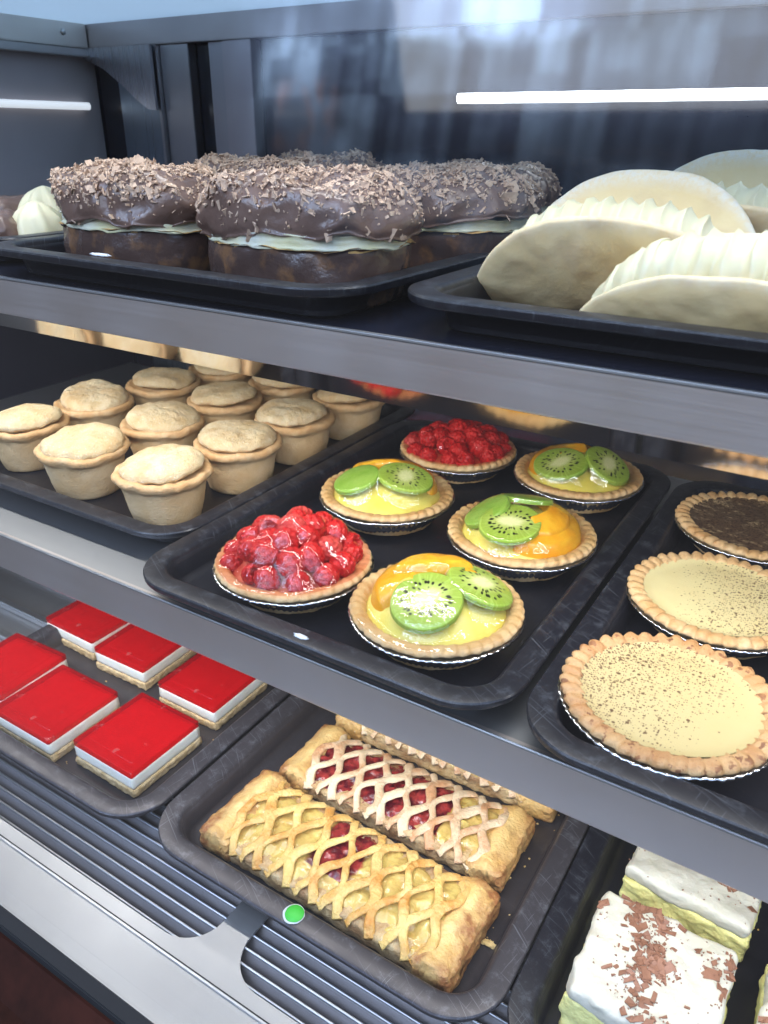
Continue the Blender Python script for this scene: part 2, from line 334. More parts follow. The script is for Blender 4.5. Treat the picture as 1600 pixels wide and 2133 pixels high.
def box(name, a, b, mat, parent=None, bev=0, rot=None):
    o_c = Vector([(p+q)/2 for p, q in zip(a, b)]); m = MB(); h = [(q-p)/2 for p, q in zip(a, b)]
    m.box([-x for x in h], h)
    o = m.build(name, mat, parent, smooth=False, loc=o_c, rot=rot)
    if bev:
        bm = bmesh.new(); bm.from_mesh(o.data); bmesh.ops.bevel(bm, geom=bm.edges[:], offset=bev, segments=2, affect='EDGES'); bm.to_mesh(o.data); bm.free()
    return o
def extr(name, pts, ax, a, b, mat, parent=None, smooth=False):   # closed outline in the two other axes, extruded along ax from a to b
    n = len(pts)
    def P(p, t_): return {'X': (t_, p[0], p[1]), 'Y': (p[0], t_, p[1]), 'Z': (p[0], p[1], t_)}[ax]
    V = [P(p, a) for p in pts] + [P(p, b) for p in pts]
    Fc = [(i, (i+1) % n, n+(i+1) % n, n+i) for i in range(n)] + [tuple(range(n))[::-1], tuple(range(n, 2*n))]
    return mesh(name, V, Fc, mat, parent, smooth)
def lathe(prof, n=64, fn=None, sx=1, sy=1):
    V = []; Fc = []; idx = []
    for i, (r, z) in enumerate(prof):
        if r < 1e-6: idx.append([len(V)]); V.append(Vector((0, 0, z))); continue
        row = []
        for j in range(n):
            a = 2*PI*j/n; rr, zz = (r, z) if not fn else fn(r, z, a, i)
            row.append(len(V)); V.append(Vector((rr*math.cos(a)*sx, rr*math.sin(a)*sy, zz)))
        idx.append(row)
    for A, B in zip(idx, idx[1:]):
        for j in range(n):
            k = (j+1) % n
            if len(A) == 1: Fc.append((A[0], B[j], B[k]))
            elif len(B) == 1: Fc.append((A[j], B[0], A[k]))
            else: Fc.append((A[j], B[j], B[k], A[k]))
    return V, Fc
def subcurve(prof, k=3):     # Catmull-Rom refinement of a profile
    out = []
    for i in range(len(prof)-1):
        p0 = Vector(prof[max(0, i-1)]); p1 = Vector(prof[i]); p2 = Vector(prof[i+1]); p3 = Vector(prof[min(len(prof)-1, i+2)])
        for j in range(k):
            s = j/k; out.append(tuple(.5*((2*p1)+(p2-p0)*s+(2*p0-5*p1+4*p2-p3)*s*s+(3*p1-p0-3*p2+p3)*s**3)))
    out.append(tuple(prof[-1])); return [(max(0, a), b) for a, b in out]
def nz(p, s, seed=0): return noise.fractal(Vector(p)*s + Vector((seed*7.31, seed*3.7, seed*1.9)), 1.0, 2.0, 3)
def disp(V, amp, sc, seed=0, flat_z=None):
    out = []
    for v in V:
        v = Vector(v)
        d = Vector((nz(v, sc, seed), nz(v+Vector((9, 2, 4)), sc, seed), nz(v+Vector((1, 8, 7)), sc, seed)))*amp
        if flat_z is not None and v.z <= flat_z: d.z = 0
        out.append(v+d)
    return out
def rbox(sx, sy, sz, r, n=(12, 12, 6), amp=0, nsc=60, seed=0, z0=0):     # rounded box resting on z0
    V = {}; out = []; Fc = []
    h = (sx/2, sy/2, sz/2)
    def vert(i, j, k):
        key = (i, j, k)
        if key in V: return V[key]
        p = Vector((-h[0]+sx*i/n[0], -h[1]+sy*j/n[1], -h[2]+sz*k/n[2]))
        q = Vector([max(-(a-r), min(a-r, c)) for a, c in zip(h, p)]); d = p-q
        if d.length > 1e-9:
            # cube-to-sphere: keep surface at distance r
            p = q + d.normalized()*r
        p.z += h[2]+z0
        V[key] = len(out); out.append(p); return V[key]
    for i in range(n[0]):
        for j in range(n[1]):
            for k in (0, n[2]): Fc.append(tuple(vert(*c) for c in ((i, j, k), (i+1, j, k), (i+1, j+1, k), (i, j+1, k))))
    for i in range(n[0]):
        for k in range(n[2]):
            for j in (0, n[1]): Fc.append(tuple(vert(*c) for c in ((i, j, k), (i+1, j, k), (i+1, j, k+1), (i, j, k+1))))
    for j in range(n[1]):
        for k in range(n[2]):
            for i in (0, n[0]): Fc.append(tuple(vert(*c) for c in ((i, j, k), (i, j+1, k), (i, j+1, k+1), (i, j, k+1))))
    if amp: out = disp(out, amp, nsc, seed, z0+1e-5)
    return out, Fc
def rrect(hx, hy, r, n=10):
    P = []
    for cx, cy, a0 in ((hx-r, hy-r, 0), (-hx+r, hy-r, 90), (-hx+r, -hy+r, 180), (hx-r, -hy+r, 270)):
        for i in range(n+1):
            a = math.radians(a0+90*i/n); P.append((cx+r*math.cos(a), cy+r*math.sin(a)))
    return P
def scatter(V, Fc, count, rnd, size, zmin=.3, dens=None, tilt=.5, thick=.0006):
    m = MB(); tris = []; acc = []; tot = 0
    for f in Fc:
        vs = [Vector(V[i]) for i in f]; nrm = (vs[1]-vs[0]).cross(vs[2]-vs[0])
        if nrm.length < 1e-12: continue
        A = nrm.length/2*(2 if len(f) == 4 else 1); nn = nrm.normalized()
        c = sum(vs, Vector())/len(vs)
        if nn.z < 0: nn = -nn
        if nn.z < zmin: continue
        w = A*(dens(c, nn) if dens else 1)
        if w <= 0: continue
        tot += w; tris.append((vs, nn)); acc.append(tot)
    import bisect
    for _ in range(count):
        vs, nn = tris[bisect.bisect(acc, rnd.random()*tot) % len(tris)]
        a, b_ = rnd.random(), rnd.random(); c = vs[0].lerp(vs[1], a).lerp((vs[-1] if len(vs) == 4 else vs[2]).lerp(vs[2], a), b_)
        L = rnd.uniform(*size)*rnd.choice((1, 1, .7, 1.3)); w = L*rnd.uniform(.25, .8)
        up = (nn + Vector((rnd.gauss(0, tilt), rnd.gauss(0, tilt), rnd.gauss(0, tilt)*.5))).normalized()
        q = up.to_track_quat('Z', 'X').to_matrix().to_4x4() @ Matrix.Rotation(rnd.random()*6.28, 4, 'Z')
        M = Matrix.Translation(c+nn*rnd.uniform(0, .0009)) @ q
        h = thick*rnd.uniform(.6, 1.6); j = lambda: rnd.uniform(.6, 1.1)
        pts = [(-L/2*j(), -w/2*j()), (L/2*j(), -w/2*j()), (L/2*j(), w/2*j()), (-L/2*j(), w/2*j())]
        bend = rnd.uniform(-.0006, .001)
        Vv = [M @ Vector((x, y, -h/2+(bend if k % 2 else 0))) for k, (x, y) in enumerate(pts)] + [M @ Vector((x, y, h/2+(bend if k % 2 else 0))) for k, (x, y) in enumerate(pts)]
        m.add(Vv, [(0, 3, 2, 1), (4, 5, 6, 7), (0, 1, 5, 4), (1, 2, 6, 5), (2, 3, 7, 6), (3, 0, 4, 7)])
    return m

# ------------------------------------------------------------------ the display case
ZT, ZM, ZB = CZ-.1005, CZ-.3135, CZ-.5245          # top faces of the two shelves and the deck (trays rest here)
X0, X1 = -1.15, .45
case = thing('display_case', 'stainless steel glass-fronted bakery display case holding three levels of black trays', 'display case', (0, .55, CZ-.56))
OFF = -Vector((0, .55, CZ-.56))
def cpart(o):
    o.parent = case; o.location = Vector(o.location)+OFF; return o
XL = -.95
cpart(box('back_panel', (X0, .803, ZB-.03), (X1, .815, CZ+.16), black_glass))
cpart(box('ceiling_panel', (X0, .272, CZ+.122), (X1, .802, CZ+.134), opal_m))
cpart(box('side_panel', (XL-.012, .30, ZB-.02), (XL, .80, ZT-.001), dark_back))
cpart(box('side_panel', (XL-.012, .30, ZT), (XL, .80, CZ+.088), metal('side_steel', (.55, .50, .52), .40, 'Z', .12, .25)))
cpart(box('top_rail', (XL+.001, .782, CZ+.094), (X1, .7995, CZ+.1205), metal('rail_steel', (.46, .43, .44), .4), bev=.001))
sr_ = cpart(box('side_rail', (XL+.0005, .25, CZ+.094), (XL+.016, .781, CZ+.1205), metal('side_rail_steel', (.80, .78, .74), .5, 'Y'), bev=.001))
cpart(box('side_lip', (XL+.002, .25, CZ+.084), (XL+.020, .790, CZ+.0925), steel, bev=.001))
o = MB(); V, Fc = lathe(subcurve([(0, .003), (.002, .0028), (.0035, .001), (.0036, 0)], 2), 16); sc_ = mesh('screw', V, Fc, steel, None, loc=(XL+.0162, .745, CZ+.109), rot=(0, R(90), 0)); cpart(sc_)
# hanging gusset plate with its curved lower edge
g_ = [( -.885, CZ+.0935), (-.822, CZ+.0935), (-.822, CZ+.020)] + [(-.822-.063*s-.030*s*s*0, CZ+.020+.070*(s**.75)) for s in (.12, .25, .4, .6, .8)]
gp = [(XL+.003, CZ+.0935), (-.818, CZ+.0935), (-.818, CZ+.0225), (-.832, CZ+.024), (-.850, CZ+.034), (-.875, CZ+.052), (-.905, CZ+.070), (XL+.003, CZ+.0855)]
cpart(extr('gusset_plate', gp, 'Y', .775, .7785, metal('gusset_steel', (.46, .47, .52), .28, 'Z')))
for nm, xa, xb, mt, yb in (('upright', -.893, -.822, metal('upright_blue_steel', (.25, .30, .36), .3, 'Z'), .786), ('edge_strip', -.8205, -.8155, steel_v, .782), ('upright', -.815, -.768, steel_v, .788),
                       ('upright', -.737, -.712, metal('ribbed_steel', (.38, .38, .42), .4, 'Z'), .79), ('upright', -.7115, -.668, metal('grey_upright_steel', (.42, .40, .44), .42, 'Z'), .785)):
    cpart(box(nm, (xa, yb, ZB), (xb, .802, CZ+.0935), mt, bev=.0008))
for k in range(22):
    pass
# glowing tubes added in place of LED strips mirrored in back and side panels
led_refl_dim = simple('led_reflection_glow_dim', (.8, .8, .8), .4, 0, 0, ((.85, .92, 1), .8))
def tube(name, p, q, r=.0045, mt=None):
    d = Vector(q)-Vector(p); V, Fc = lathe([(0, 0), (r, .0003), (r, d.length-.0003), (0, d.length)], 14)
    o = mesh(name, V, Fc, mt or led_refl_m, None, loc=p); o.rotation_euler = d.to_track_quat('Z', 'Y').to_euler(); return cpart(sharp(o))
tube('led_reflection', (-.405, .79, CZ+.031), (X1-.01, .79, CZ+.031))
tube('led_reflection', (XL+.008, .36, CZ+.028), (XL+.008, .775, CZ+.028), .0045, led_refl_dim)
# shelves
def shelf(zt, yf, prof, mir=None):
    s = cpart(box('shelf', (X0+.22, yf+.0042, zt-.004), (X1, .775, zt), shadowed_top if mir else steel))
    f = extr('front_fascia', [(y-yf, z-zt) for y, z in prof], 'X', X0+.22, X1, steel_dark if not mir else steel_dark)
    f.location = (0, yf, zt); f.parent = s
    f.location = Vector((0, yf, zt)) - Vector(((X0+.22+X1)/2, (yf+.0042+.775)/2, zt-.002))
    return s, f
shadowed_top = simple('shadowed_shelf_top', (.012, .014, .026), .25)  # steel shelf top darkened to carry the trays' shadow and reflection
sT, fT = shelf(ZT, .360, [(.360, ZT-.0005), (.361, ZT+.0006), (.364, ZT+.0006), (.364, ZT-.0045), (.363, ZT-.026), (.3605, ZT-.0275), (.360, ZT-.0265)], True)
ch_ = extr('polished_chamfer', [(.361, ZT-.0278), (.381, ZT-.0452), (.383, ZT-.0452), (.3635, ZT-.0278)], 'X', X0+.22, X1, steel_mirror)
cpart(ch_)
sM, fM = shelf(ZM, .330, [(.330, ZM-.0010), (.3315, ZM+.0006), (.334, ZM+.0006), (.334, ZM-.0045), (.333, ZM-.034), (.3305, ZM-.0355), (.330, ZM-.0345)])
for yy, zz in ((.3594, ZT), (.3294, ZM)):
    cpart(box('edge_trim', (X0+.22, yy, zz-.0012), (X1, yy+.0022, zz+.0012), steel, bev=.0006))
# deck with the two oval-ended air slots
ZD = ZB
def deck():
    bm = bmesh.new()
    outer = [(X0, .186), (X1, .186), (X1, .80), (X0, .80)]
    xb = -.2885                     # centre of the bridge between the slots
    def slot(xa, xc, ya, yc, r):
        hx, hy = (xc-xa)/2, (yc-ya)/2
        return [(p[0]+(xa+xc)/2, p[1]+(ya+yc)/2) for p in rrect(hx, hy, r, 12)]
    loops = [outer, slot(-1.05, xb-.0125, .2365, .345, .030), slot(xb+.0125, .40, .2365, .345, .030)]
    for L in loops:
        vs = [bm.verts.new((x, y-.55, 0)) for x, y in L]
        for i in range(len(vs)): bm.edges.new((vs[i], vs[(i+1) % len(vs)]))
    bmesh.ops.triangle_fill(bm, use_beauty=True, use_dissolve=False, edges=bm.edges[:])
    r = bmesh.ops.extrude_face_region(bm, geom=bm.faces[:])
    for v in r['geom']:
        if isinstance(v, bmesh.types.BMVert): v.co.z -= .0022
    bmesh.ops.recalc_face_normals(bm, faces=bm.faces)
    me = bpy.data.meshes.new('deck'); bm.to_mesh(me); bm.free(); me.materials.append(steel_deck)
    o = bpy.data.objects.new('deck', me); COL.objects.link(o); o.location = (0, .55, ZD); return cpart(o)
deck()
cpart(box('deck_fold', (X0, .2232, ZD+.0002), (X1, .2250, ZD+.0012), steel, bev=.0003))
cpart(box('deck_groove', (X0, .2251, ZD+.0001), (X1, .2262, ZD+.0006), seal_m))
for k in range(10):
    y = .2385+.0103*k
    m_ = extr('slat', [(y-.0078, ZD-.0100), (y-.0002, ZD-.0036), (y+.0010, ZD-.0032), (y+.0008, ZD-.013), (y-.0078, ZD-.013)], 'X', X0+.05, X1-.02, slat_m)
    V, Fc = lathe([(0, 0), (.0010, .0001), (.0010, 1.45), (0, 1.4501)], 10); e_ = mesh('slat_edge', V, Fc, steel, m_, loc=(X0+.051, y+.0005, ZD-.0030), rot=(0, R(90), 0)); cpart(m_)
cpart(box('grille_tray', (X0, .20, ZD-.045), (X1, .40, ZD-.040), seal_m))
cpart(box('glass_seal', (X0, .1745, ZD-.006), (X1, .1855, ZD+.003), seal_m, bev=.001))
cpart(extr('base_panel', [(.174, ZD-.004), (.172, ZD-.004), (.150, ZD-.030), (.110, ZD-.030), (.110, ZD-.16), (.174, ZD-.16)], 'X', X0, X1, wood_m))
for yy, hh in ((.395, .016), (.435, .030), (.50, .030)):
    cpart(box('side_runner', (XL+.0005, yy, ZD+.0005), (-.722, yy+.010, ZD+hh*.3), steel, bev=.0015))
# front glass, leaning back
gy0, gz0, gy1, gz1 = .181, ZD+.003, .276, CZ+.16
dv = Vector((0, gy1-gy0, gz1-gz0)); nrm = Vector((0, dv.z, -dv.y)).normalized()*.005
pts = [(gy0, gz0), (gy1, gz1), (gy1+nrm.y, gz1+nrm.z), (gy0+nrm.y, gz0+nrm.z)]
cpart(extr('front_glass', pts, 'X', X0-.3, X1+.1, glass_m))

# ------------------------------------------------------------------ trays
TW, TD = .3035, .420
def make_tray(label, x, y, zs, mat, rz=0, w=TW, d=TD, depth=.0205):
    prof = [(.0010, -.0055), (.0002, -.0045), (0, -.0012), (.0008, -.0002), (.0020, 0), (.0140, 0), (.0158, -.0004), (.0176, -.0022), (.0225, -depth+.0035), (.0245, -depth+.0010), (.0285, -depth)]
    und = [(.0305, -depth-.0022), (.0265, -depth-.0018), (.0235, -depth), (.0200, -.0070), (.0180, -.0036), (.0160, -.0026), (.0040, -.0026), (.0024, -.0034), (.0022, -.0055)]
    V = []; Fc = []; rows = []
    for ins, z in und + prof:
        L = rrect(w/2-ins, d/2-ins, max(.012, .042-ins), 12); rows.append(list(range(len(V), len(V)+len(L)))); V += [(px, py, z) for px, py in L]
    for A, B in zip(rows, rows[1:]):
        for j in range(len(A)): k = (j+1) % len(A); Fc.append((A[j], B[j], B[k], A[k]))
    Fc.append(tuple(rows[0])); Fc.append(tuple(rows[-1]))
    H = depth+.0022
    o = mesh('baking_tray', V, Fc, mat, None, loc=(x, y, zs+H), rot=(0, 0, rz)); sharp(o, 40)
    return tag(o, label, 'tray', 'trays standing in the display case')
FL = .0022                           # tray floor above its shelf
tc_y = .317+TD/2
XP, XF, XC = -.5790, -.2735, .0345
make_tray('black tray of small round pies on the middle shelf', XP, .3680+TD/2, ZM, tray_black, R(.3))
tF = make_tray('black tray on the middle shelf carrying the raspberry and kiwi tarts', XF, tc_y, ZM, tray_black)
make_tray('black tray on the middle shelf under the speckled custard tarts', XC, tc_y-.004, ZM, tray_black)
XA, XB, XD = -.5570, -.2495, .0555
make_tray('scuffed grey tray of red jelly slices on the bottom deck', XA, .2735+TD/2, ZB, tray_worn)
tB = make_tray('scuffed tray of lattice pastries with a green dot on its rim', XB, .2755+TD/2, ZB, tray_worn)
make_tray('dark tray of cream slices at the right of the bottom deck', XD, .2780+TD/2, ZB, tray_black)
XT, XU, XH = -.4150, -.0780, -.7480
tT = make_tray('black tray of chocolate covered buns on the top shelf', XT, .352+TD/2, ZT, tray_black, R(-1.2), .345)
make_tray('black tray under the pale cream-filled shells on the top shelf', XU, .364+TD/2, ZT, tray_black)
make_tray('black tray at the far left of the top shelf holding chocolate cream puffs', XH, .372+TD/2, ZT, tray_black)
zT, zM, zB = ZT+FL, ZM+FL, ZB+FL      # floors
HT, HM, HB = CZ-zT, CZ-zM, CZ-zB
# green dot sticker and smear
p = at(612, 1905, CZ-(ZB+.0227)); q = p-tB.location
V, Fc = lathe([(0, .0010), (.0078, .0010), (.0080, .0004), (0, .0003)], 40, lambda r, z, a, i: (r*(1+.05*nz((math.cos(a), math.sin(a), 0), 3, 2)), z)); mesh('sticker_backing', V, Fc, paper_m, tB, loc=q)
V, Fc = lathe([(0, .0016), (.0068, .0016), (.0070, .0011), (0, .0011)], 40, lambda r, z, a, i: (r*(1+.03*nz((math.cos(a), math.sin(a), 3), 3, 2)), z)); mesh('sticker', V, Fc, green_m, tB, loc=q+Vector((.0006, .0003, 0)))
p = at(628, 1326, CZ-(ZM+.0227))-tF.location
V, Fc = lathe([(0, .0008), (.003, .0005), (.0045, .0001), (0, 0)], 24, lambda r, z, a, i: (r*(1+.3*nz((math.cos(a), math.sin(a), 0), 2, 5)), z), 1.3, .55); mesh('cream_smear', V, Fc, white_smear, tF, loc=p)

p = at(215, 533, CZ-(ZT+.0227))-tT.location
V, Fc = lathe([(0, .0012), (.006, .0010), (.008, .0001), (0, 0)], 24, lambda r, z, a, i: (r*(1+.35*nz((math.cos(a), math.sin(a), 0), 3, 8)), z), 1.3, .45); mesh('cream_smear', V, Fc, white_smear, tT, loc=p)
# ------------------------------------------------------------------ small round pies
def pie(i, px, py, label, sc=1.0):
    rnd = random.Random(100+i); root = thing('pie', label, 'pie', (px, py, zM), rnd.uniform(0, 6.28), 'small round pies on the middle shelf')
    s1 = i*1.7
    prof = subcurve([(0, .0002), (.020, 0), (.0285, .0005), (.0310, .003), (.0345, .018), (.0375, .033), (.0400, .0370), (.0422, .0395), (.0430, .0425), (.0418, .0450), (.0385, .0458), (.0330, .0440), (.0200, .0430), (0, .0430)], 3)
    def fn(r, z, a, k):
        c = (math.cos(a)*1.4, math.sin(a)*1.4, z*60); n = nz(c, 1, s1)
        rim = max(0, min(1, (z-.033)/.006))
        return r*(1+.012*n) + rim*.0018*nz((math.cos(a)*3, math.sin(a)*3, 0), 1, s1+3)*(r > .03), z + rim*.0022*nz((math.cos(a)*2, math.sin(a)*2, 5), 1, s1)
    V, Fc = lathe(prof, 72, fn); V = disp(V, .0007, 160, s1, .001)
    br = [max(0, min(1, (v.z-.036)/.006))*.55*(1 if Vector((v.x, v.y)).length > .036 else .3) + .12 for v in V]
    mesh('crust', [v*sc for v in V], Fc, pie_m, root, attrs={'brown': br})
    lp = subcurve([(0, .0112), (.010, .0110), (.020, .0104), (.029, .0092), (.0340, .0070), (.0366, .0040), (.0370, .0008), (.0340, -.0016), (.030, -.0026), (.02, -.002), (0, -.002)], 3)
    ox, oy = rnd.uniform(-.0025, .0025), rnd.uniform(-.0025, .0025)
    el = rnd.uniform(.95, 1.04)
    def fl(r, z, a, k): return r*(1+.035*nz((math.cos(a)*1.1, math.sin(a)*1.1, 2), 1, s1+9)), z+.0026*nz((math.cos(a)*r*40, math.sin(a)*r*40, 1), 1, s1+5)
    V, Fc = lathe(lp, 72, fl, el, 1/el); V = disp(V, .0009, 140, s1+2)
    br = [max(0, min(1, .25+.5*nz(v, 45, s1)))*.8 for v in V]
    mesh('lid', [v*sc for v in V], Fc, lid_m, root, attrs={'brown': br}, loc=(ox, oy, .0465*sc), rot=(rnd.gauss(0, .07), rnd.gauss(0, .07), 0))
PL = [(-.4900, .4300, 'pale golden pie nearest the camera, at the front corner of the pie tray'),
      (-.5960, .4300, 'round pie second from the right in the nearest row of pies'),
      (-.7000, .4420, 'pie cut off by the left side of the photo in the front row'),
      (-.4820, .5180, 'smooth-topped pie directly behind the pie at the near corner'),
      (-.5850, .5200, 'pie in the middle of the tray between two pies of the second row'),
      (-.6950, .5250, 'pie with a folded lid at the left end of the second row'),
      (-.4800, .6060, 'pie third back along the right edge of the pie tray'),
      (-.5820, .6120, 'pie with a lopsided pale lid in the third row of pies'),
      (-.6850, .6180, 'tall pie left of the third row, with dark space behind it'),
      (-.4720, .6950, 'pie farthest back at the right edge, partly hidden under the shelf above'),
      (-.5700, .7000, 'pie at the back of the tray whose top is half hidden by the upper shelf'),
      (-.6700, .7020, 'pie at the back left of the tray just below the upper shelf edge')]
for i, (x, y, l) in enumerate(PL): pie(i, x-.008, y+.004, l, .985)

# ------------------------------------------------------------------ tarts
def flute(N, amp, zlo, zhi, zamp, s):
    def fn(r, z, a, k):
        rim = max(0, min(1, (z-zlo)/(zhi-zlo))); ph = N*a+1.3*nz((math.cos(a), math.sin(a), 0), 1.5, s)
        w = abs(math.cos(ph/2))**.75*2-1.2; ph = ph if N < 41 and False else ph
        return r*(1+.010*nz((math.cos(a)*1.2, math.sin(a)*1.2, 0), 1, s)) + rim*amp*w, z + rim*zamp*(abs(math.cos(ph/2-.3))**.75*2-1.2) + rim*.0008*nz((math.cos(a)*2, math.sin(a)*2, 3), 1, s)
    return fn
TS = 1.13
def foil_cup(root, rr, h, s):
    prof = subcurve([(0, .0002), (rr-.024, .0002), (rr-.021, .002), (rr-.006, h-.0035), (rr+.0012, h-.0015), (rr+.0024, h-.0004), (rr+.0020, h+.0006), (rr-.001, h), (rr-.005, h-.003), (rr-.015, .003), (0, .0015)], 2)
    def fn(r, z, a, k):
        w = max(0, min(1, z/.006)); c = math.cos(70*a)*.00045*w
        return r+c+.0008*nz((math.cos(a)*3, math.sin(a)*3, 0), 1, s)*w, z+.0006*nz((math.cos(a)*4, math.sin(a)*4, 2), 1, s)*w
    V, Fc = lathe(prof, 220, fn); return mesh('foil_cup', V, Fc, foil, root)
def tart_base(label, x, y, s, rr=.0500, h=.0205, mat=crust_m, N=42, amp=.0007, zamp=.0005, group='glazed fruit tarts on the middle shelf', rimw=.0085, scl=1.13):
    root = thing('tart', label, 'tart', (x, y, zM), 0, group)
    root.scale = (scl, scl, scl); foil_cup(root, rr, h, s)
    prof = subcurve([(rr-.013, .004), (rr-.0045, h-.003), (rr-.0008, h+.0004), (rr+.0012, h+.0022), (rr+.0004, h+.0044), (rr-.0025, h+.0056), (rr-rimw+.002, h+.0046), (rr-rimw, h+.0018), (rr-rimw-.002, h-.002), (rr-rimw-.006, h-.006)], 3)
    V, Fc = lathe(prof, 300, flute(N, amp, h-.002, h+.003, zamp, s)); V = disp(V, .0005, 220, s)
    br = [max(0, min(1, (v.z-h-.002)/.003))*(.45+.5*nz(v, 60, s+4)) for v in V]
    mesh('crust', V, Fc, mat, root, attrs={'brown': br}); return root
def dome_h(x, y, r0, z0, hh): q = min(1, (x*x+y*y)/(r0*r0)); return z0+hh*(1-q)**.8
def dome(root, r0, z0, hh, mat, s, name='filling'):
    V = [Vector((0, 0, z0+hh))]; Fc = []; nr, na = 18, 64
    for i in range(1, nr+1):
        for j in range(na):
            r = r0*i/nr; a = 2*PI*j/na; x, y = r*math.cos(a), r*math.sin(a); V.append(Vector((x, y, dome_h(x, y, r0, z0, hh)+.0012*nz((x, y, 0), 60, s))))
    for j in range(na): Fc.append((0, 1+j, 1+(j+1) % na))
    for i in range(nr-1):
        for j in range(na): a = 1+i*na; Fc.append((a+j, a+na+j, a+na+(j+1) % na, a+(j+1) % na))
    return mesh(name, V, Fc, mat, root)
def make_glaze(root, rmax, mat, off=.0007, iters=3, nr=44, na=150):
    # gel skin poured over everything on the tart: drop samples on the parts, then let it settle
    dg = []
    for o in root.children:
        if o.name.startswith('foil'): continue
        M = o.matrix_basis; dg.append(BVHTree.FromPolygons([M @ v.co for v in o.data.vertices], [tuple(p.vertices) for p in o.data.polygons]))
    hgt = [[0]*na for _ in range(nr+1)]
    for i in range(nr+1):
        r = rmax*(i/nr)
        for j in range(na):
            a = 2*PI*j/na; o_ = Vector((r*math.cos(a)+1e-6, r*math.sin(a), .2)); best = .012
            for bv in dg:
                h = bv.ray_cast(o_, Vector((0, 0, -1)))
                if h[0] is not None: best = max(best, h[0].z)
            hgt[i][j] = best
    base = [row[:] for row in hgt]
    for it in range(iters):
        new = [row[:] for row in hgt]
        for i in range(nr+1):
            for j in range(na):
                nb = (hgt[min(nr, i+1)][j]+hgt[max(0, i-1)][j]+hgt[i][(j+1) % na]+hgt[i][j-1])/4
                new[i][j] = max(base[i][j], nb)
        hgt = new
    sm = [row[:] for row in hgt]
    for i in range(1, nr):
        for j in range(na): hgt[i][j] = (sm[i][j]*2+sm[i+1][j]+sm[i-1][j]+sm[i][(j+1) % na]+sm[i][j-1])/6
    c0 = sum(hgt[0])/na
    V = [Vector((0, 0, c0+off))]; Fc = []
    for i in range(1, nr+1):
        r = rmax*(i/nr)
        for j in range(na): a = 2*PI*j/na; V.append(Vector((r*math.cos(a), r*math.sin(a), hgt[i][j]+off)))
    for j in range(na): Fc.append((0, 1+j, 1+(j+1) % na))
    for i in range(nr-1):
        for j in range(na): k = 1+i*na; Fc.append((k+j, k+na+j, k+na+(j+1) % na, k+(j+1) % na))
    return mesh('glaze', V, Fc, mat, root, keep=True)
def berry(name, root, pos, R0, rot, s, mat, hollow=False):
    pts = []; n = 64; g = PI*(3-5**.5)
    for i in range(n):
        z = 1-2*(i+.5)/n; r = (1-z*z)**.5; pts.append(Vector((r*math.cos(g*i), r*math.sin(g*i), z)))
    V = []; Fc = []; nu, nv = 44, 26
    for i in range(nv+1):
        ph = PI*i/nv
        for j in range(nu):
            a = 2*PI*j/nu; d = Vector((math.sin(ph)*math.cos(a), math.sin(ph)*math.sin(a), math.cos(ph)))
            m_ = min((d-p).length for p in pts); b_ = .17*math.sqrt(max(0, 1-(m_/.255)**2))
            k = 1+b_-.11
            v = d*k; v.z *= 1.12; tp = 1-.16*max(0, -v.z); v.x *= tp; v.y *= tp
            if hollow and v.z > 0:
                rr = Vector((v.x, v.y)).length
                if rr < .42: v.z = .25
                elif rr < .62: v.z = v.z*(rr-.42)/.2 + .25*(1-(rr-.42)/.2)
            V.append(v*R0)
    for i in range(nv):
        for j in range(nu): Fc.append((i*nu+j, (i+1)*nu+j, (i+1)*nu+(j+1) % nu, i*nu+(j+1) % nu))
    return mesh(name, V, Fc, mat, root, loc=pos, rot=rot)
def rasp_tart(label, x, y, s, hh=.020):
    root = tart_base(label, x, y, s, h=.0195); rnd = random.Random(s)
    dome(root, .042, .019, hh*.62, rasp_gel, s)
    P = [(0, 0)] + [(.0150, k*60+rnd.uniform(-14, 14)) for k in range(6)] + [(.0275, k*360/10+15+rnd.uniform(-8, 8)) for k in range(10)] + [(.0385, k*360/14+rnd.uniform(-8, 8)) for k in range(14)]
    for k, (r, a) in enumerate(P):
        r += rnd.uniform(-.002, .002); a = R(a); px, py = r*math.cos(a), r*math.sin(a)
        R0 = rnd.uniform(.0076, .0100)*(1 if r < .036 else .88); pz = dome_h(px, py, .042, .019, hh)+R0*.28+rnd.uniform(-.001, .0015)
        hol = rnd.random() < .14
        q = Vector((px*18+rnd.gauss(0, .4), py*18+rnd.gauss(0, .4), .6 if hol else rnd.uniform(-.4, .7))).normalized().to_track_quat('Z', 'X').to_euler()
        berry('raspberry', root, (px, py, pz), R0, q, s*50+k, rasp_pale if rnd.random() < .12 else rasp_m, hol)
    make_glaze(root, .0505, glaze_red, .0006, 15)
    return root
def kiwi_slice(root, px, py, pz, nrm, R0=.0232, rz=0, s=0, under=False):
    prof = subcurve([(0, .0016), (R0*.5, .0017), (R0*.93, .0016), (R0*.985, .0011), (R0, 0), (R0*.985, -.0011), (R0*.93, -.0016), (0, -.0016)], 3)
    def fn(r, z, a, i): return r*(1+.035*math.cos(2*a+s)+.012*nz((math.cos(a)*2, math.sin(a)*2, 0), 1, s)), z
    V, Fc = lathe(prof, 64, fn)
    V = [Vector((v.x, v.y, v.z - 5.0*(v.x*v.x+v.y*v.y)*(.6+.4*math.cos(s)))) for v in V]      # sags over the filling
    q = Vector(nrm).normalized().to_track_quat('Z', 'Y').to_matrix() @ Matrix.Rotation(rz, 3, 'Z')
    return mesh('kiwi_slice', V, Fc, kiwi_skinless if under else kiwi_m, root, loc=(px, py, pz), rot=q.to_euler())
